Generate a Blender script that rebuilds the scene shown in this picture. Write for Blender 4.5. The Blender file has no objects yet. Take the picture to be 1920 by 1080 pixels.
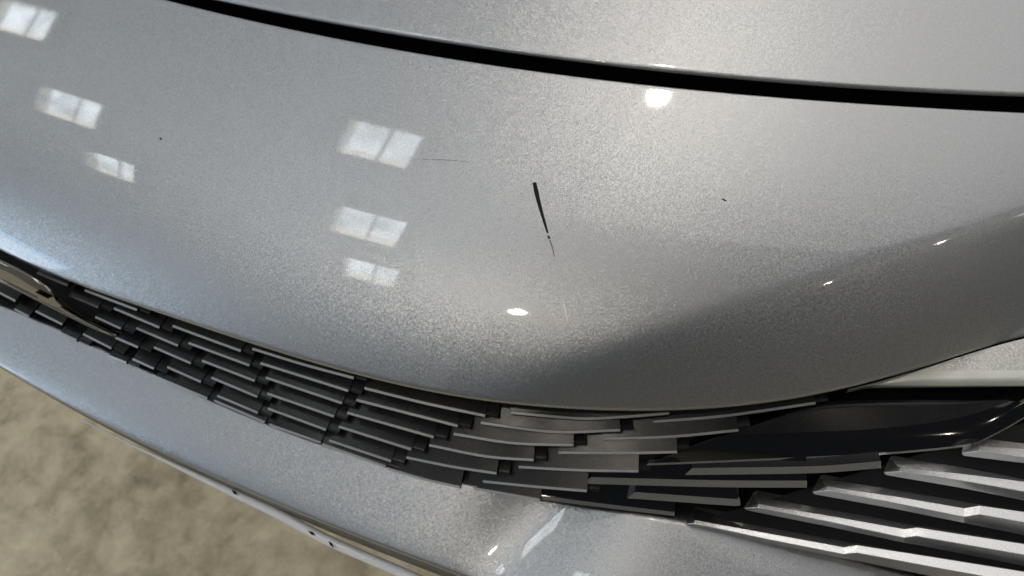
import bpy, math, random
import numpy as np

# ------------------------------------------------------------------ camera
F = 1478.0                                    # focal length in pixels of the 1920 px wide photograph
MW = np.array([[0.90176015, -0.31060627, 0.30058672],
               [0.42513430, 0.76290851, -0.48706410],
               [-0.07803500, 0.56700472, 0.82000987]])   # columns: camera right, up, back in world axes
CAM = np.array([0.61832856, -0.27275589, 1.22920553])
sc = bpy.context.scene
cd = bpy.data.cameras.new('camera'); cam = bpy.data.objects.new('camera', cd)
sc.collection.objects.link(cam); sc.camera = cam
from mathutils import Matrix, Vector
m4 = Matrix.Identity(4)
for i in range(3):
    for j in range(3): m4[i][j] = MW[i][j]
    m4[i][3] = CAM[i]
cam.matrix_world = m4
cd.sensor_width = 36.0; cd.lens = 36.0 * F / 1920.0
cd.clip_start = 0.01; cd.clip_end = 200.0
cd.dof.use_dof = True; cd.dof.focus_distance = 0.56; cd.dof.aperture_fstop = 8.0

# ------------------------------------------------------------------ light
world = bpy.data.worlds.new('World'); sc.world = world; world.use_nodes = True
bg = world.node_tree.nodes['Background']
bg.inputs[0].default_value = (0.86, 0.93, 1.0, 1); bg.inputs[1].default_value = 0.085
LAMP_STRENGTH = 470.0      # the two ceiling lamps
WINDOW_STRENGTH = 9.0      # roof windows
DOOR_STRENGTH = 4.0        # open workshop door
FILL_STRENGTH = 0.42        # added glowing sheet overhead, broad fill on the paint
sc.view_settings.view_transform = 'Standard'; sc.view_settings.look = 'None'
sc.view_settings.exposure = 0.0; sc.view_settings.gamma = 1.0
sc.view_settings.use_curve_mapping = False
sc.render.engine = 'CYCLES'
sc.cycles.use_denoising = True
sc.cycles.max_bounces = 8

# ------------------------------------------------------------------ helpers
def ray(px, py):
    return MW @ np.array([(px - 960) / F, (540 - py) / F, -1.0])
def P(px, py, z):
    d = ray(px, py); return CAM + d * ((z - CAM[2]) / d[2])

def smooth_curve(pts, deg):
    pts = np.array(pts, float); c = np.polynomial.Polynomial.fit(pts[:, 0], pts[:, 1], deg)
    return lambda x: float(c(x))
def with_tails(f, x0, x1, e=40.0):
    s0 = (f(x0 + e) - f(x0)) / e; s1 = (f(x1) - f(x1 - e)) / e
    def g(x):
        if x < x0: return f(x0) + s0 * (x - x0)
        if x > x1: return f(x1) + s1 * (x - x1)
        return f(x)
    return g
def catmull(pts, n):
    p = np.array(pts, float)
    if len(p) == 2:
        return [tuple(p[0] + (p[1] - p[0]) * t) for t in np.linspace(0, 1, n)]
    p = np.vstack([2 * p[0] - p[1], p, 2 * p[-1] - p[-2]])
    seg = np.r_[0, np.cumsum(np.linalg.norm(np.diff(p[1:-1], axis=0), axis=1))]
    out = []
    for t in np.linspace(0, seg[-1], n):
        k = min(np.searchsorted(seg, t, side='right') - 1, len(seg) - 2)
        u = (t - seg[k]) / (seg[k + 1] - seg[k])
        a, b, c, d = p[k:k + 4]
        out.append(tuple(0.5 * (2 * b + (c - a) * u + (2 * a - 5 * b + 4 * c - d) * u * u + (3 * b - a - 3 * c + d) * u ** 3)))
    return out

col = sc.collection
def link(name, verts, faces, mat, parent=None, smooth=True, mats=None, midx=None):
    me = bpy.data.meshes.new(name); me.from_pydata([tuple(map(float, v)) for v in verts], [], faces)
    for mm in (mats or [mat]): me.materials.append(mm)
    if midx is not None: me.polygons.foreach_set('material_index', midx)
    me.polygons.foreach_set('use_smooth', [smooth] * len(me.polygons)); me.update()
    o = bpy.data.objects.new(name, me); col.objects.link(o)
    if parent: o.parent = parent
    return o
def empty(name, parent=None):
    o = bpy.data.objects.new(name, None); col.objects.link(o); o.empty_display_size = 0.05
    if parent: o.parent = parent
    return o
def grid(name, rows, mat, parent=None, smooth=True, flip=False, mats=None, rowmat=None):
    R = len(rows); Cn = len(rows[0]); v = [p for r in rows for p in r]; f = []; mi = []
    for i in range(R - 1):
        for j in range(Cn - 1):
            q = (i * Cn + j, i * Cn + j + 1, (i + 1) * Cn + j + 1, (i + 1) * Cn + j)
            f.append(q[::-1] if not flip else q); mi.append(rowmat[i] if rowmat else 0)
    return link(name, v, f, mat, parent, smooth, mats, mi if rowmat else None)
def sharp(o, deg=35):
    o.data.set_sharp_from_angle(angle=math.radians(deg)); return o
def unit(v): return v / np.linalg.norm(v)

# ------------------------------------------------------------------ materials
def nodes(name):
    m = bpy.data.materials.new(name); m.use_nodes = True
    return m, m.node_tree.nodes, m.node_tree.links, m.node_tree.nodes['Principled BSDF']
def setp(b, **k):
    for a, v in k.items():
        b.inputs[a.replace('_', ' ')].default_value = v
def flake_paint(name, colr, rough, cell, tilt, coat=1.0, metallic=1.0, tint=0.12, coat_rough=0.025):
    """silver metallic lacquer: every flake cell leans its own way, under a clear coat"""
    m, n, l, b = nodes(name)
    tc = n.new('ShaderNodeTexCoord'); geo = n.new('ShaderNodeNewGeometry')
    vo = n.new('ShaderNodeTexVoronoi'); vo.inputs['Scale'].default_value = 1.0 / cell
    l.new(tc.outputs['Object'], vo.inputs['Vector'])
    s = n.new('ShaderNodeVectorMath'); s.operation = 'SUBTRACT'; s.inputs[1].default_value = (.5, .5, .5)
    l.new(vo.outputs['Color'], s.inputs[0])
    k = n.new('ShaderNodeVectorMath'); k.operation = 'SCALE'; k.inputs['Scale'].default_value = tilt
    l.new(s.outputs[0], k.inputs[0])
    a = n.new('ShaderNodeVectorMath'); a.operation = 'ADD'; l.new(geo.outputs['Normal'], a.inputs[0]); l.new(k.outputs[0], a.inputs[1])
    no = n.new('ShaderNodeVectorMath'); no.operation = 'NORMALIZE'; l.new(a.outputs[0], no.inputs[0])
    l.new(no.outputs[0], b.inputs['Normal'])
    sep = n.new('ShaderNodeSeparateColor'); l.new(vo.outputs['Color'], sep.inputs[0])
    rmp = n.new('ShaderNodeMapRange'); rmp.inputs['To Min'].default_value = 1 - tint; rmp.inputs['To Max'].default_value = 1 + tint
    l.new(sep.outputs[0], rmp.inputs['Value'])
    mx = n.new('ShaderNodeVectorMath'); mx.operation = 'SCALE'; mx.inputs[0].default_value = colr
    l.new(rmp.outputs[0], mx.inputs['Scale']); l.new(mx.outputs[0], b.inputs['Base Color'])
    setp(b, Metallic=metallic, Roughness=rough, Coat_Weight=coat, Coat_Roughness=coat_rough, Coat_IOR=1.5)
    return m
def plain(name, colr, rough, metallic=0.0, coat=0.0, spec=0.5, grain=0.0, gscale=900.0):
    m, n, l, b = nodes(name)
    setp(b, Base_Color=(*colr, 1), Roughness=rough, Metallic=metallic, Coat_Weight=coat, Specular_IOR_Level=spec)
    tc = n.new('ShaderNodeTexCoord')
    ns = n.new('ShaderNodeTexNoise'); ns.inputs['Scale'].default_value = 35.0; ns.inputs['Detail'].default_value = 6
    l.new(tc.outputs['Object'], ns.inputs['Vector'])
    r = n.new('ShaderNodeMapRange'); r.inputs['From Min'].default_value = .3; r.inputs['From Max'].default_value = .7
    r.inputs['To Min'].default_value = rough * .85; r.inputs['To Max'].default_value = min(1, rough * 1.2)
    l.new(ns.outputs[0], r.inputs['Value']); l.new(r.outputs[0], b.inputs['Roughness'])
    if grain:
        n2 = n.new('ShaderNodeTexNoise'); n2.inputs['Scale'].default_value = gscale; n2.inputs['Detail'].default_value = 2
        l.new(tc.outputs['Object'], n2.inputs['Vector'])
        bp = n.new('ShaderNodeBump'); bp.inputs['Strength'].default_value = grain; bp.inputs['Distance'].default_value = 0.0006
        l.new(n2.outputs[0], bp.inputs['Height']); l.new(bp.outputs[0], b.inputs['Normal'])
    return m
def emit(name, colr, strength, split=None):
    m = bpy.data.materials.new(name); m.use_nodes = True; n = m.node_tree.nodes; l = m.node_tree.links
    n.remove(n['Principled BSDF']); e = n.new('ShaderNodeEmission')
    e.inputs[0].default_value = (*colr, 1); e.inputs[1].default_value = strength
    l.new(e.outputs[0], n['Material Output'].inputs[0])
    return m

PAINT = flake_paint('silver_metallic_paint', (0.41, 0.417, 0.43), 0.41, 0.00052, 0.24, tint=0.16, coat_rough=0.033)
FINPAINT = flake_paint('silver_trim_paint', (0.74, 0.745, 0.75), 0.36, 0.00055, 0.2, tint=0.14)
SPARKLE = flake_paint('silver_sparkle_reflector', (0.78, 0.78, 0.74), 0.42, 0.0007, 0.25, tint=0.14, metallic=0.85)
DULLGREY = plain('dull_grey', (0.10, 0.10, 0.10), 0.45, spec=0.3)
RECESS = plain('matt_black_plastic', (0.010, 0.010, 0.011), 0.5, spec=0.25, grain=0.2)
SATIN = plain('satin_black_plastic', (0.012, 0.012, 0.013), 0.27, spec=0.30, grain=0.12)
EDGE = plain('gunmetal_blade_edge', (0.40, 0.40, 0.39), 0.34, metallic=0.7)
GLOSS = plain('gloss_black_plastic', (0.005, 0.005, 0.006), 0.07)
BLACK = plain('black_recess', (0.004, 0.004, 0.004), 0.8, spec=0.1)
CHROME = plain('chrome', (0.27, 0.25, 0.215), 0.10, metallic=1.0)
LENS = plain('pale_lens_border', (0.90, 0.90, 0.83), 0.38, metallic=0.6, coat=0.6)
LIPMAT = plain('pale_splitter_lip', (0.90, 0.91, 0.92), 0.25, coat=0.6)
SCRATCH = plain('black_scratch', (0.008, 0.008, 0.008), 0.7, spec=0.2)
PALEMARK = plain('pale_scratch', (0.85, 0.82, 0.72), 0.4)
LAMPMAT = emit('lamp_glow', (1.0, 0.90, 0.77), LAMP_STRENGTH)
WINMAT = emit('roof_window_daylight', (0.86, 0.95, 1.0), WINDOW_STRENGTH)
def cloudy(m, colr, strength):
    """uneven cloud seen through the glass"""
    n = m.node_tree.nodes; l = m.node_tree.links; e = n['Emission']
    tc = n.new('ShaderNodeNewGeometry'); t = n.new('ShaderNodeTexNoise'); t.inputs['Scale'].default_value = 3.5; t.inputs['Detail'].default_value = 4
    l.new(tc.outputs['Position'], t.inputs['Vector'])
    r = n.new('ShaderNodeMapRange'); r.inputs['From Min'].default_value = .32; r.inputs['From Max'].default_value = .62
    r.inputs['To Min'].default_value = strength * .5; r.inputs['To Max'].default_value = strength * 1.15
    l.new(t.outputs[0], r.inputs['Value']); l.new(r.outputs[0], e.inputs['Strength'])
cloudy(WINMAT, None, WINDOW_STRENGTH)
DOORMAT = emit('daylight_in_door', (0.72, 0.86, 1.0), DOOR_STRENGTH)
SILLMAT = emit('glowing_sill_strip', (1.0, 0.93, 0.80), WINDOW_STRENGTH * 0.75)
FILLMAT = emit('roof_fill_cool', (0.88, 0.95, 1.0), FILL_STRENGTH)
FILLMAT2 = emit('roof_fill_warm', (1.0, 0.985, 0.96), FILL_STRENGTH * 2.3)
BLUEMAT = emit('blue_daylight', (0.22, 0.58, 1.0), DOOR_STRENGTH)
FRAME = plain('cream_window_frame', (0.75, 0.70, 0.60), 0.5)
SHADE = plain('lamp_housing', (0.3, 0.3, 0.3), 0.5)

def concrete():
    m, n, l, b = nodes('stained_concrete')
    tc = n.new('ShaderNodeTexCoord')
    def noise(s, d, dist=0.0, rough=.6):
        t = n.new('ShaderNodeTexNoise'); t.inputs['Scale'].default_value = s; t.inputs['Detail'].default_value = d
        t.inputs['Distortion'].default_value = dist; t.inputs['Roughness'].default_value = rough
        l.new(tc.outputs['Object'], t.inputs['Vector']); return t
    a = noise(7.0, 6, .6, .62); c = noise(26.0, 4, .4, .6)
    mx = n.new('ShaderNodeMath'); mx.operation = 'MULTIPLY_ADD'; mx.inputs[1].default_value = .45
    l.new(c.outputs[0], mx.inputs[0])
    m2 = n.new('ShaderNodeMath'); m2.operation = 'MULTIPLY'; m2.inputs[1].default_value = .62
    l.new(a.outputs[0], m2.inputs[0]); l.new(m2.outputs[0], mx.inputs[2])
    cr = n.new('ShaderNodeValToRGB'); e = cr.color_ramp.elements
    e[0].position = .36; e[0].color = (.32, .26, .16, 1)
    e[1].position = .70; e[1].color = (.82, .72, .50, 1)
    x = e.new(.47); x.color = (.50, .42, .275, 1)
    x = e.new(.56); x.color = (.66, .56, .38, 1)
    g = noise(140.0, 3, .0, .7)
    m3 = n.new('ShaderNodeMath'); m3.operation = 'MULTIPLY_ADD'; m3.inputs[1].default_value = .10
    l.new(g.outputs[0], m3.inputs[0]); l.new(mx.outputs[0], m3.inputs[2])
    m5 = n.new('ShaderNodeMath'); m5.operation = 'SUBTRACT'; m5.inputs[1].default_value = .05; l.new(m3.outputs[0], m5.inputs[0])
    l.new(m5.outputs[0], cr.inputs[0]); l.new(cr.outputs[0], b.inputs['Base Color'])
    setp(b, Roughness=.55)
    return m
CONCRETE = concrete()

# ------------------------------------------------------------------ floor
fl = link('floor', [(-12, -12, 0), (12, -12, 0), (12, 12, 0), (-12, 12, 0)], [(0, 1, 2, 3)], CONCRETE, smooth=False)
fl['kind'] = 'structure'

# ------------------------------------------------------------------ body surfaces (height fields over the car's plan)
def yf(x):
    x = max(-0.95, min(0.95, x)); return -0.0969 + 0.09027 * x ** 2 + 0.49648 * x ** 4 - 0.05406 * x ** 6      # plan of the nose
M0, M1, LL = 0.20, 0.75, 0.06
def H0(x, y):
    q = y - yf(x); return 0.70 + M0 * q + M1 * LL * (1 - math.exp(-max(q, -0.06) / LL))
def softplus(t): return t if t > 30 else math.log1p(math.exp(t))
def sstep(a, b, x):
    t = min(1, max(0, (x - a) / (b - a))); return t * t * (3 - 2 * t)
def H(x, y):
    """nose cover: crowned, rolling over at the grille, folded along a crease toward the headlight"""
    d = 0.677 * (x - 0.468) - 0.736 * (y + 0.05)
    a = 0.736 * (x - 0.468) + 0.677 * (y + 0.05)
    d -= 0.008 * sstep(0.0, 0.25, a)
    w = 0.0024 + 0.005 * math.exp(-max(a, -0.1) / 0.10)
    K = 0.62 * sstep(-0.09, 0.05, a)
    return H0(x, y) - K * w * softplus(d / w)
def hit(px, py, h, z=0.74):
    """where the line of sight through a point of the photograph meets a height field"""
    d = ray(px, py); lo = (0.99 - CAM[2]) / d[2]; hi = (0.45 - CAM[2]) / d[2]
    for _ in range(34):
        t = 0.5 * (lo + hi); p = CAM + d * t
        if p[2] > h(p[0], p[1]): lo = t
        else: hi = t
    return CAM + d * hi
def normal(p, h, e=2e-4):
    gx = (h(p[0] + e, p[1]) - h(p[0] - e, p[1])) / (2 * e); gy = (h(p[0], p[1] + e) - h(p[0], p[1] - e)) / (2 * e)
    return unit(np.array([-gx, -gy, 1.0]))

hood_edge = with_tails(smooth_curve([(433, 0), (550, 21), (680, 45), (804, 67), (912, 85), (1100, 110), (1271, 128), (1527, 152), (1741, 163), (1920, 173)], 3), 433, 1920)
cap_top = with_tails(smooth_curve([(300, 0), (383, 17), (592, 66), (796, 104), (1100, 147), (1228, 162), (1399, 179), (1570, 192), (1741, 204), (1920, 213)], 3), 300, 1920)
cap_low = with_tails(smooth_curve([(0, 472), (50, 495), (125, 528), (200, 556), (300, 591), (400, 622), (475, 645), (615, 691), (715, 716), (810, 737), (935, 757), (1035, 767), (1185, 774), (1260, 773), (1385, 765), (1485, 753), (1560, 740), (1615, 724), (1740, 687), (1840, 660), (1917, 636)], 7), 0, 1915, 60)
grille_low = with_tails(smooth_curve([(0, 575), (115, 625), (202, 668), (334, 726), (389, 747), (500, 796), (600, 832), (722, 877), (860, 914), (1022, 938), (1097, 952), (1250, 972), (1280, 980), (1440, 1016), (1590, 1050), (1690, 1072)], 5), 0, 1690)

def outward(pts, sgn):
    """unit plan normals of a 3D polyline, turned to sgn * (away from the car)"""
    out = []
    for i in range(len(pts)):
        t = pts[min(i + 1, len(pts) - 1)] - pts[max(i - 1, 0)]
        out.append(unit(np.array([t[1], -t[0], 0.0])) * sgn)
    return out
def roll(row, h, sgn, r, drop, tuck=0.0, n=6):
    """rows that round a panel edge over by a quarter circle and carry it down"""
    o = outward(row, sgn); rows = []
    N = [normal(p, h) for p in row]
    D = [unit(o[i] - (o[i] @ N[i]) * N[i]) for i in range(len(row))]
    for k in range(1, n + 1):
        th = math.pi / 2 * k / n
        rows.append([row[i] + D[i] * r * math.sin(th) - N[i] * r * (1 - math.cos(th)) for i in range(len(row))])
    last = rows[-1]
    rows.append([last[i] - N[i] * drop - D[i] * tuck for i in range(len(row))])
    return rows

car = empty('car')
car['label'] = 'front of a silver metallic car with scratched nose above a black louvred grille'
car['category'] = 'car'

# ---- nose cover
cols = list(np.arange(-420, 2300, 16.0))
NR = 120
rows = []
for i in range(NR + 1):
    t = i / NR; r = []
    for px in cols:
        a = cap_top(px) + 1; b = cap_low(px) - 9
        r.append(hit(px, a + (b - a) * t, H))
    rows.append(r)
top_roll = roll(rows[0], H, -1, 0.0022, 0.022)
low_roll = roll(rows[-1], H, 1, 0.0045, 0.010, 0.004)
edge_z = {px: low_roll[-2][j][2] for j, px in enumerate(cols)}
def edge_height(px): return float(np.interp(px, cols, [edge_z[c] for c in cols]))
cover = grid('bumper_cover', top_roll[::-1] + rows + low_roll, PAINT, car)
cover['label'] = 'silver nose panel with a black scratch'

# ---- hood
def HH(x, y): return H0(x, y) + 0.0015
rows = []
for i in range(41):
    t = i / 40; r = []
    for px in cols:
        b = hood_edge(px) - 1; r.append(hit(px, b - 330 * (1 - t) ** 1.3, HH, 0.80))
    rows.append(r)
grid('hood', rows + roll(rows[-1], HH, 1, 0.0032, 0.002, 0.020), PAINT, car)
# black rubber at the bottom of the shut line
rows = []
for k, off in enumerate((-170, -40, 40, 170)):
    rows.append([P(px, 0.5 * (hood_edge(px) + cap_top(px)) + off, hit(px, cap_top(px), H0)[2] - 0.026 + (0.012 if k == 0 else -0.016 if k == 3 else 0)) for px in cols[::2]])
grid('shut_line_seal', rows, BLACK, car)

# ---- grille height over the picture's rays: from the cover's edge down to the lower bumper
def low_height(px): return 0.592 - 0.008 * sstep(900, 1900, px)
def zg(px, py):
    a = cap_low(px); b = grille_low(px); zt = edge_height(px) - 0.012
    return zt + (low_height(px) - zt) * (py - a) / (b - a)
def G(px, py, dz=0.0): return P(px, py, zg(px, py) + dz)

# ---- lower bumper: its own height field
def yl(x): return -0.170 + 0.022 * (x - 0.08) ** 2 + 0.90 * max(0, x - 0.36) ** 2.2
def HL(x, y):
    q = y - yl(x)
    z = 0.553 + 0.41 * q + 0.005 * (1 - math.exp(-max(q, -0.01) / 0.007))
    return z - 0.40 * 0.012 * softplus((x - 0.452) / 0.012) + 0.82 * 0.013 * softplus((x - 0.500 - 0.37 * (y + 0.07)) / 0.013) - 0.43 * 0.02 * softplus((x - 0.575) / 0.02)
low_cols = list(np.arange(-420, 2000, 20.0))
lip = with_tails(smooth_curve([(0, 688), (117, 757), (210, 806), (400, 894), (530, 950), (686, 1014), (843, 1071)], 3), 0, 843)
rows = []
for i in range(31):
    t = i / 30
    rows.append([hit(px, (grille_low(px) - 4) + (lip(px) - 6 - grille_low(px) + 4) * t, HL, 0.56) for px in low_cols])
lr = roll(rows[-1], HL, 1, 0.004, 0.0, 0.0)
lr.append([p + np.array([0, 0.004, -0.05]) for p in lr[-1]])
lr.append([p - np.array([0, 0, 0.12]) + np.array([0, 0.05, 0]) for p in lr[-1]])
tk = [[p + np.array([0, 0.004, -0.004]) for p in rows[0]], [p + np.array([0, 0.03, -0.02]) for p in rows[0]]]
grid('lower_bumper', tk[::-1] + rows + lr[:-2], PAINT, car)
grid('bumper_shaded_face', lr[-3:], DULLGREY, car)  # bumper's own lower face, its shade put in as a dull grey

# ---- splitter lip
def tube(name, pts3, radii, mat, parent, n=10, squash=1.0):
    verts = []; faces = []
    for i, p in enumerate(pts3):
        t = unit(pts3[min(i + 1, len(pts3) - 1)] - pts3[max(i - 1, 0)])
        u = unit(np.cross(t, [0, 0, 1])); v = np.cross(u, t)
        for k in range(n):
            a = 2 * math.pi * k / n; verts.append(p + radii[i] * (math.cos(a) * u + squash * math.sin(a) * v))
    for i in range(len(pts3) - 1):
        for k in range(n):
            faces.append((i * n + k, i * n + (k + 1) % n, (i + 1) * n + (k + 1) % n, (i + 1) * n + k))
    faces.append(tuple(range(n))[::-1]); faces.append(tuple((len(pts3) - 1) * n + k for k in range(n)))
    return link(name, verts, faces, mat, parent)
lp = catmull([(150, 786), (210, 816), (439, 925), (520, 963), (621, 1016), (762, 1077), (900, 1140), (1100, 1215)], 48)
lip3 = [P(x, y, 0.512) for x, y in lp]
splitter = tube('splitter_lip', lip3, [0.0005 + 0.0042 * sstep(150, 560, x) for x, y in lp], LIPMAT, car)
for (x0, y0, x1, y1, w) in ((434, 918, 445, 928, 6), (577, 995, 592, 1004, 4), (616, 1014, 625, 1026, 6)):
    c = P((x0 + x1) / 2, (y0 + y1) / 2, 0.5172); a = P(x0, y0, 0.5167); b = P(x1, y1, 0.5167)
    n = unit(np.cross(b - a, [0, 0, 1])) * 0.0012
    up = np.array([0, 0, 0.0012])
    link('paint_chip', [a, c - n, b, c + n, a - up * 3, c - n - up * 3, b - up * 3, c + n - up * 3], [(0, 1, 2, 3), (4, 5, 1, 0), (5, 6, 2, 1), (6, 7, 3, 2), (7, 4, 0, 3)], SCRATCH, splitter, False)

# ---- grille: recessed back and separate blades
grille = empty('grille', car)
gc = list(np.arange(-300, 2100, 24.0))
rows = []
for t in np.linspace(-0.06, 1.02, 14):
    rows.append([P(px, cap_low(px) + (grille_low(px) - cap_low(px)) * t, zg(px, cap_low(px) + (grille_low(px) - cap_low(px)) * t) - 0.032) for px in gc])
back = [p + np.array([0, 0.07, 0.008]) for p in rows[0]]
rows = [[p + np.array([0, 0.05, -0.25]) for p in back], back] + rows
grid('grille_back', rows, BLACK, grille)

def blade(pts, depth=0.030, rise=0.0020, mat=SATIN, edge=EDGE, lipw=0.0017, thick=0.0010, n=14, dz=0.0, name='grille_blade', parent=None, point=0.0, tilt=0.0):
    q = catmull(pts, n); xm = G(*q[n // 2])[0]; e3 = [G(x, y, dz + tilt * (G(x, y)[0] - xm)) for x, y in q]
    inw = [-o for o in outward(e3, 1)]
    U = np.array([0, 0, 1.0])
    prof = [(0.0010, -thick - 0.003), (0.0, -thick), (lipw, 0.0), (lipw + 0.0004, -0.0006), (lipw + 0.0016, -0.0002), (depth, rise), (depth, rise - 0.012)]
    verts = []
    for i in range(n):
        for (a, b) in prof:
            verts.append(e3[i] + inw[i] * a + U * b)
    if point:
        # the left tip is drawn out to a point along the blade
        t = unit(e3[0] - e3[1])
        verts[1] = verts[1] + t * point; verts[0] = verts[0] + t * point
    m = len(prof); faces = []; mi = []
    for i in range(n - 1):
        for k in range(m):
            k2 = (k + 1) % m
            faces.append((i * m + k, (i + 1) * m + k, (i + 1) * m + k2, i * m + k2)); mi.append(1 if k == 1 else 0)
    faces.append(tuple(range(m))[::-1]); faces.append(tuple((n - 1) * m + k for k in range(m))); mi += [0, 0]
    o = link(name, verts, faces, None, parent or grille, True, [mat, edge], mi)
    return sharp(o, 30)

BL = [  # traced front edges of the satin blades, by column
 [(67, 512), (125, 536)], [(157, 545), (255, 582)], [(127, 554), (182, 577)], [(177, 595), (225, 617)], [(215, 634), (257, 652)], [(247, 674), (287, 692)],
 [(-60, 520), (27, 565)], [(25, 580), (52, 594)], [(65, 584), (115, 609)], [(111, 624), (142, 639)], [(154, 627), (207, 654)], [(202, 668), (235, 681)],
 [(212, 579), (297, 615)], [(254, 616), (332, 649)], [(287, 652), (356, 682)], [(312, 689), (375, 717)], [(290, 707), (387, 748)],
 [(322, 612), (450, 659)], [(352, 644), (466, 686)], [(377, 677), (476, 715)], [(395, 709), (481, 745)], [(406, 743), (482, 775)], [(400, 752), (495, 793)],
 [(472, 655), (566, 684), (662, 710)], [(487, 682), (652, 734)], [(497, 709), (640, 757)], [(500, 739), (625, 782)], [(501, 767), (610, 807)], [(503, 797), (600, 831)],
 [(682, 729), (795, 757), (909, 781)], [(667, 751), (857, 800)], [(650, 775), (812, 821)], [(634, 801), (770, 844)], [(616, 827), (732, 866)], [(603, 834), (722, 876)],
 [(957, 775), (1085, 786), (1170, 783), (1255, 776)], [(901, 794), (1035, 811), (1163, 808)], [(850, 815), (960, 832), (1075, 836)], [(804, 836), (910, 857), (1000, 864)], [(761, 859), (845, 876), (930, 889)], [(727, 880), (795, 900), (862, 915)],
 [(1226, 792), (1360, 781), (1530, 757)], [(1130, 824), (1260, 820), (1385, 808)], [(1047, 850), (1160, 851), (1270, 849)], [(972, 877), (1085, 883), (1197, 885)], [(905, 904), (1003, 914), (1100, 922)], [(875, 915), (940, 926), (1012, 939)],
]
for b in BL:
    blade(b, rise=0.002 if b[0][0] < 700 else 0.0125, tilt=0.0 if b[0][0] < 700 else (0.06 if b[0] in ((957, 775), (901, 794), (850, 815), (804, 836), (761, 859), (727, 880)) else 0.11))
    if b[0][0] > 100:          # moulded web that carries the blade on to its neighbour
        (xa, ya), (xb, yb) = b[-2], b[-1]; k = 30.0 / (xb - xa)
        blade([(xb - 6, yb - 3 - (yb - ya) * 6 / (xb - xa)), (xb + 24, yb - 3 + (yb - ya) * 24 / (xb - xa))], mat=SATIN, edge=SATIN, depth=0.022, rise=0.001, dz=-0.0032, n=3, name='blade_web')
GEDGE = plain('gloss_blade_edge', (0.50, 0.48, 0.43), 0.2, metallic=0.8)
blade([(1299, 887), (1470, 885), (1560, 882), (1655, 874)], mat=SATIN, edge=GEDGE, lipw=0.0042, thick=0.004, point=0.006, depth=0.014, rise=0.0015)
for b in ([(1108, 904), (1340, 910), (1515, 911)], [(1190, 932), (1372, 945), (1390, 944)]) :
    blade(b, mat=GLOSS, edge=GEDGE, lipw=0.0042, thick=0.004, point=0.006, depth=0.034, rise=0.019)

blade([(1015, 936), (1130, 951), (1265, 967)], mat=GLOSS, edge=DULLGREY, lipw=0.003, thick=0.001, depth=0.034, rise=0.019)

# ---- black corner trim beside the grille (satin deck, glossy rolled front)
bot = catmull([(1214, 869), (1385, 862), (1640, 850), (1808, 834), (1850, 820), (1900, 794), (1960, 757)], 40)
mid = catmull([(1262, 850), (1350, 818), (1440, 813), (1640, 804), (1790, 785), (1895, 752)], 40)
top = catmull([(1266, 848), (1400, 802), (1530, 758), (1640, 750), (1780, 750), (1890, 749)], 40)
trim = empty('corner_trim', car)
rows = []
for t in np.linspace(0, 1, 5):
    rows.append([G(top[i][0] * (1 - t) + mid[i][0] * t, top[i][1] * (1 - t) + mid[i][1] * t, -0.002) for i in range(40)])
rows.insert(0, [p - np.array([0, 0, 0.02]) for p in rows[0]])
grid('satin_deck', rows, SATIN, trim)
rows = []
for t in np.linspace(0, 1, 9):
    rows.append([G(mid[i][0] * (1 - t) + bot[i][0] * t, mid[i][1] * (1 - t) + bot[i][1] * t, -0.0025 - 0.003 * t + 0.0012 * math.sin(math.pi * t) ) for i in range(40)])
e = [p + np.array([0, 0, -0.004]) for p in rows[-1]]
rows2 = [rows[-1], [p + np.array([0.0, -0.0012, -0.0015]) for p in rows[-1]], [p + np.array([0, 0.02, -0.004]) for p in rows[-1]]]
grid('gloss_roll', rows, GLOSS, trim)
grid('trim_edge', rows2, GEDGE, trim, smooth=False)

# ---- headlight corner
head = empty('headlight', car)
hx = list(np.arange(1590, 2200, 15.0))
def hz(px): return edge_height(px) - 0.016
HN = unit(np.array([-0.02, -0.38, 0.92])); HO = P(1640, 716, hz(1640) - 0.006)
def hrow(px, py, lift=0.0):
    d = ray(px, py); return CAM + d * (((HO + HN * lift - CAM) @ HN) / (d @ HN))
ht = [hrow(px, cap_low(px) - 1) for px in hx]
hk = [hrow(px, cap_low(px) - 1) + np.array([0, 0.012, -0.03]) for px in hx]
h1 = [hrow(px, max(cap_low(px), 696 - (px - 1722) * 0.010)) for px in hx]
h2 = [hrow(px, max(cap_low(px) + 1, 723 - (px - 1625) * 0.014)) for px in hx]
grid('reflector', [hk, ht, h1], SPARKLE, head, smooth=False)
grid('lens_border', [h1, [0.5 * (a + b) + np.array([0, 0, .0003]) for a, b in zip(h1, h2)], h2, [p - np.array([0, -0.004, 0.012]) for p in h2]], LENS, head)

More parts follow.
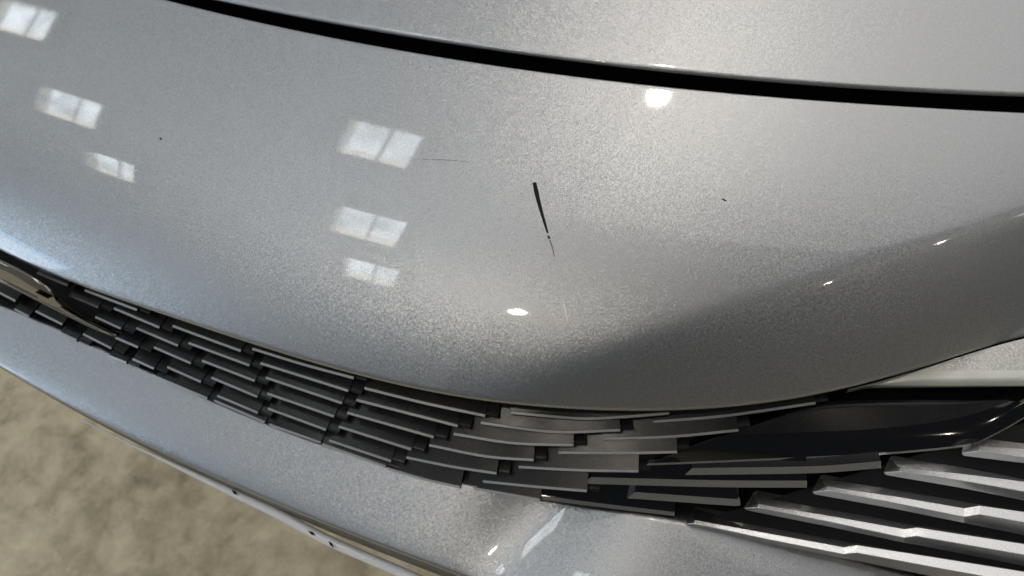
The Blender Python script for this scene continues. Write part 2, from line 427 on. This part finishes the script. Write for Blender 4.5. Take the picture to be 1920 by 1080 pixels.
# ---- silver accent fins at the corner
FINS = [
 dict(top=[(1837, 836), (1920, 840), (2060, 850)], mid=[(1836, 846), (1920, 858), (2060, 876)], bot=[(1806, 855), (1920, 869), (2060, 890)], tip=(1802, 849)),
 dict(top=[(1687, 875), (1800, 887), (1920, 902), (2060, 922)], mid=[(1686, 884), (1800, 901), (1920, 922), (2060, 946)], bot=[(1660, 891), (1800, 915), (1920, 939), (2060, 966)], tip=(1656, 886)),
 dict(top=[(1550, 911), (1680, 930), (1808, 952), (1837, 947), (1920, 959), (2060, 982)], mid=[(1549, 920), (1680, 944), (1808, 970), (1836, 965), (1920, 980), (2060, 1006)], bot=[(1526, 927), (1680, 955), (1808, 981), (1836, 987), (1920, 1004), (2060, 1032)], tip=(1522, 922)),
 dict(top=[(1421, 944), (1560, 967), (1695, 991), (1720, 988), (1920, 1019), (2060, 1042)], mid=[(1421, 952), (1560, 980), (1695, 1009), (1719, 1006), (1920, 1041), (2060, 1067)], bot=[(1400, 957), (1560, 989), (1695, 1018), (1719, 1022), (1920, 1062), (2060, 1092)], tip=(1394, 953)),
 dict(top=[(1302, 974), (1440, 999), (1582, 1025), (1607, 1021), (1765, 1046), (1920, 1071), (2060, 1094)], mid=[(1301, 982), (1440, 1012), (1582, 1040), (1606, 1037), (1765, 1067), (1920, 1095), (2060, 1120)], bot=[(1284, 987), (1440, 1018), (1582, 1048), (1606, 1052), (1765, 1085), (1920, 1115), (2060, 1142)], tip=(1279, 983)),
]
def densify(p, n=6):
    out = []
    for a, b in zip(p[:-1], p[1:]):
        for k in range(n if abs(b[0] - a[0]) > 40 else 1): out.append((a[0] + (b[0] - a[0]) * k / (n if abs(b[0] - a[0]) > 40 else 1), a[1] + (b[1] - a[1]) * k / (n if abs(b[0] - a[0]) > 40 else 1)))
    return out + [p[-1]]
for fd in FINS:
    T, Mi, B = densify(fd['top']), densify(fd['mid']), densify(fd['bot'])
    t3 = [G(x, y, 0.003) for x, y in T]; m3 = [G(x, y, 0.0072) for x, y in Mi]; b3 = [G(x, y, -0.0035) for x, y in B]
    k3 = [p + np.array([0.0005, 0.0015, -0.018]) for p in t3]; u3 = [p + np.array([0.004, 0.022, -0.006]) for p in b3]
    R = [k3, t3, m3, b3, u3]; n = len(t3); v = [p for r in R for p in r]; f = []
    for i in range(4):
        for j in range(n - 1): f.append((i * n + j, (i + 1) * n + j, (i + 1) * n + j + 1, i * n + j + 1))
    ti = len(v); v.append(G(*fd['tip'], 0.0)); v.append(G(*fd['tip'], 0.0) + np.array([0.004, 0.02, -0.01]))
    f += [(ti, n * 2, n), (ti, n * 3, n * 2), (ti, n, 0, ti + 1), (ti, ti + 1, n * 4, n * 3)]
    o = link('accent_fin', v, f, FINPAINT, car, True); sharp(o, 12)
    bv = o.modifiers.new('bevel', 'BEVEL'); bv.width = 0.0006; bv.segments = 2; bv.limit_method = 'ANGLE'; bv.angle_limit = math.radians(20)

# dark satin recess the fins stand on
rows = []
fc = list(np.arange(1280, 2100, 20.0))
for t in np.linspace(0.15, 1.0, 10):
    r = []
    for px in fc:
        a = 985 + (px - 1280) * 0.20 if False else None
        lo = grille_low(px) - 8; hi = max(cap_low(px) + 60, 985 - (px - 1280) * 0.30)
        py = hi + (lo - hi) * (t - 0.15) / 0.85
        r.append(G(px, py, -0.016))
    rows.append(r)
grid('fin_recess', rows, RECESS, car)

# ---- emblem
emb = empty('emblem', car)
EN = unit(np.array([0.0, -0.95, 0.31])); EO = np.array([0.0, -0.112, 0.665])
def E(px, py, lift=0.0):
    d = ray(px, py); t = ((EO + EN * lift - CAM) @ EN) / (d @ EN); return CAM + d * t
lo = catmull([(-90, 485), (0, 527), (52, 553), (130, 593), (180, 617), (219, 632)], 30)
up = catmull([(-90, 452), (0, 492), (45, 514), (72, 530), (92, 545), (118, 574), (160, 600), (221, 630)], 30)
rows = []
for t in np.linspace(0, 1, 9):
    rows.append([E(up[i][0] * (1 - t) + lo[i][0] * t, up[i][1] * (1 - t) + lo[i][1] * t, 0.003 * math.sin(math.pi * t)) for i in range(30)])
rows = [[p - EN * 0.003 for p in rows[0]]] + rows + [[p - EN * 0.008 for p in rows[-1]]]
grid('shield', rows, CHROME, emb)
tube('raised_rim', [E(x, y - 2, 0.001) for x, y in lo], [0.0016] * 30, CHROME, emb)
def plate(name, pts, thick, mat, base=0.003):
    n = len(pts); v = [E(x, y, base + thick) for x, y in pts] + [E(x, y, base - 0.002) for x, y in pts]
    f = [tuple(range(n))[::-1]] + [(k, (k + 1) % n, n + (k + 1) % n, n + k) for k in range(n)]
    return link(name, v, f, mat, emb, False)
c1 = catmull([(-10, 500), (22, 514), (52, 532), (84, 551), (104, 564)], 12); c2 = catmull([(-4, 492), (30, 506), (64, 525), (92, 546), (110, 563)], 12)
plate('dark_inlay', c1 + c2[::-1], 0.0025, GLOSS)
plate('raised_motif', [(66, 548), (90, 560), (100, 556), (106, 566), (116, 574), (104, 576), (72, 561)], 0.005, CHROME)

# ---- scratches and chips in the nose cover
def mark(name, pts, widths, mat, lift=0.00012, n=24):
    q = catmull(pts, n); w = np.interp(np.linspace(0, 1, n), np.linspace(0, 1, len(widths)), widths)
    L, R = [], []
    for i in range(n):
        a = np.array(q[min(i + 1, n - 1)]) - np.array(q[max(i - 1, 0)]); a = a / np.linalg.norm(a); s = np.array([-a[1], a[0]]) * w[i] / 2
        for side, sg in ((L, 1), (R, -1)):
            p = hit(q[i][0] + sg * s[0], q[i][1] + sg * s[1], H); side.append(p + normal(p, H) * lift)
    return grid(name, [L, R], mat, cover)
mark('scratch', [(1002, 342), (1007, 366), (1014, 393), (1021, 417), (1027, 437)], [7, 8.5, 7, 6, 5, 3.5], SCRATCH)
mark('scratch', [(1028, 442), (1030, 448)], [4, 4], SCRATCH, n=4)
mark('scratch', [(1031, 450), (1036, 466), (1040, 482)], [1.6, 1.4, 0.8], SCRATCH)
mark('scratch', [(1055, 560), (1060, 580), (1065, 606)], [0.8, 2.2, 0.8], PALEMARK)
mark('scratch', [(958, 604), (979, 609)], [0.8, 1.6, 0.8], PALEMARK, n=6)
mark('scratch', [(792, 299), (835, 300), (880, 304)], [0.5, 0.6, 0.3], SCRATCH)
mark('paint_chip', [(299.5, 260), (303.5, 260.5)], [3.2, 4, 3.2], SCRATCH, n=5)
mark('paint_chip', [(1354, 373), (1362, 377)], [2.5, 3.2, 1.6], SCRATCH, n=5)

# fine dust and tiny chips, densest low on the nose
random.seed(7); dv, df = [], []
for k in range(150):
    x = random.uniform(60, 1900); t = random.random() ** (0.5 if x > 1000 else 0.8)
    y = cap_top(x) + 20 + (cap_low(x) - cap_top(x) - 40) * t
    p = hit(x, y, H); nn = normal(p, H); u = unit(np.cross(nn, [0.3, 1, 0.2])); v = np.cross(nn, u); r = random.uniform(0.00016, 0.00042)
    b0 = len(dv); m = 5; ph = random.random() * 6
    dv += [p + nn * 0.0001 + r * (math.cos(ph + 6.283 * i / m) * u + random.uniform(0.6, 1.3) * math.sin(ph + 6.283 * i / m) * v) for i in range(m)]
    df.append(tuple(range(b0, b0 + m)))
du = link('dust', dv, df, PALEMARK, cover, False); du['kind'] = 'stuff'

# ------------------------------------------------------------------ what the lacquer mirrors: roof windows, lamps, door
def refl(px, py, h=H):
    p = hit(px, py, h); n = normal(p, h); d = unit(p - CAM); return p, d - 2 * (d @ n) * n
def box(name, c, sx, sy, sz, mat, parent):
    v = [(c[0] + a * sx / 2, c[1] + b * sy / 2, c[2] + d * sz / 2) for a in (-1, 1) for b in (-1, 1) for d in (-1, 1)]
    return link(name, v, [(0, 1, 3, 2), (4, 6, 7, 5), (0, 4, 5, 1), (2, 3, 7, 6), (0, 2, 6, 4), (1, 5, 7, 3)], mat, parent, False)
CEIL = 4.0
def roof_window(label, cx, cy, sx, sy):
    w = empty('roof_window'); w.location = (cx, cy, CEIL)
    w['label'] = label; w['category'] = 'window'; w['group'] = 'roof windows mirrored in the lacquer'
    for s in (-1, 1):
        box('pane', (s * (sx / 4 + 0.005), 0, 0.10), sx / 2 - 0.010, sy, 0.01, WINMAT, w)
        box('shaft_wall', (s * (sx / 2 + 0.02), 0, 0.05), 0.04, sy + 0.08, 0.12, FRAME, w)
        box('shaft_wall', (0, s * (sy / 2 + 0.02), 0.05), sx, 0.04, 0.12, FRAME, w)
        box('frame_rail', (s * (sx / 2 + 0.10), 0, -0.01), 0.03, sy + 0.2, 0.03, FRAME, w)
        box('frame_rail', (0, s * (sy / 2 + 0.10), -0.01), sx + 0.2, 0.03, 0.03, FRAME, w)
    box('sill_glow', (0, -sy * 0.39, 0.092), sx - 0.01, sy * 0.20, 0.004, SILLMAT, w)  # added cream glow imitating daylight on the window sill
    box('mullion', (0, 0, 0.085), 0.018, sy, 0.02, FRAME, w)
    return w
def lamp(label, x, y, z=CEIL, rad=0.062):
    o = empty('ceiling_lamp'); o.location = (x, y, z); o['label'] = label; o['category'] = 'lamp'; o['group'] = 'ceiling lamps mirrored in the lacquer'
    n = 24
    ring = lambda r, h: [(r * math.cos(2 * math.pi * k / n), r * math.sin(2 * math.pi * k / n), h) for k in range(n)]
    link('bulb_disc', ring(rad, 0), [tuple(range(n))[::-1]], LAMPMAT, o, False)
    v = ring(rad * 1.05, -0.02) + ring(rad * 1.05, 0.03) + ring(rad * 0.4, 0.16)
    f = [(a * n + k, a * n + (k + 1) % n, (a + 1) * n + (k + 1) % n, (a + 1) * n + k) for a in range(2) for k in range(n)]
    link('housing', v, f, SHADE, o)
for lb, px in (('ceiling lamp whose reflection glows below the scratch', (970, 585)), ('ceiling lamp whose reflection glows by the shut line', (1235, 180))):
    p, r = refl(*px); c = p + r * ((CEIL - p[2]) / r[2]); lamp(lb, c[0], c[1])
lamp("ceiling lamp mirrored on the crease nearer the shut line", 6.2, -0.8)
lamp('ceiling lamp mirrored on the crease nearer the grille', 5.4, -2.0)
for lb, q in (('roof window mirrored at the upper left edge of the nose panel', [(0, 0), (75, 12), (97, 80), (0, 55)]), ('roof window mirrored second in the left row of reflections', [(70, 158), (150, 190), (187, 247), (105, 212)]), ('roof window mirrored lowest in the left row of reflections', [(158, 280), (230, 305), (262, 350), (185, 318)]),
              ('roof window mirrored highest in the row left of the scratch', [(648, 218), (788, 258), (770, 320), (640, 280)]), ('roof window mirrored second in the row left of the scratch', [(618, 382), (750, 425), (745, 468), (637, 425)]), ('roof window mirrored lowest in the row left of the scratch', [(636, 478), (745, 520), (742, 543), (650, 508)])):
    cs = []
    for px in q:
        p, r = refl(*px); cs.append((p + r * ((CEIL - p[2]) / r[2]))[:2])
    cs = np.array(cs); c = cs.mean(0); ext = (cs.max(0) - cs.min(0)) * 0.85
    roof_window(lb, c[0], c[1], ext[0], ext[1] * 1.15)

roof_window('roof window mirrored as the long thin glint on the crease at the right edge', 6.9, 0.9, 0.7, 1.8)
# open workshop door on the car's far side
dw = empty('workshop_door'); dw['label'] = 'open workshop door whose daylight streaks the left edge of the nose'; dw['category'] = 'door'
dc = np.array([-6.4, -4.0, 1.75]); dt = unit(np.array([0.53, -0.848, 0.0])); dz = np.array([0, 0, 1.0])
dv = [dc + dt * a * 1.45 + dz * b * 1.75 for a, b in ((-1, -1), (1, -1), (1, 1), (-1, 1))]
link('daylight', dv, [(0, 1, 2, 3)], DOORMAT, dw, False)
dn = np.cross(dt, dz)
link('blue_transom', [dc + dt * a * 1.45 + dz * b * 1.75 + dn * -0.02 for a, b in ((-0.2, 0.90), (1, 0.90), (1, 1.0), (-0.2, 1.0))], [(0, 1, 2, 3)], BLUEMAT, dw, False)
for a0, a1, b0, b1 in ((-1.06, -1.0, -1, 1.06), (1.0, 1.06, -1, 1.06), (-1.0, 1.0, 1.0, 1.06)):
    v = [dc + dt * a * 1.45 + dz * b * 1.75 + dn * c for a in (a0, a1) for b in (b0, b1) for c in (-0.1, 0.1)]
    link('door_jamb', v, [(0, 1, 3, 2), (4, 6, 7, 5), (0, 4, 5, 1), (2, 3, 7, 6), (0, 2, 6, 4), (1, 5, 7, 3)], SHADE, dw, False)

# made-up glowing sheet overhead: broad fill, L-cut to leave the right nose dark
rf = link('roof', [(-9, 0.4, 4.3), (4.6, 0.4, 4.3), (4.6, 7, 4.3), (-9, 7, 4.3), (-9, -8, 4.3), (0.0, -8, 4.3), (0.0, 0.4, 4.3), (0.0, 7, 4.3)],
          [(7, 2, 1, 6), (3, 7, 6, 0), (0, 6, 5, 4)], None, smooth=False, mats=[FILLMAT2, FILLMAT], midx=[0, 1, 1])
rf['kind'] = 'structure'
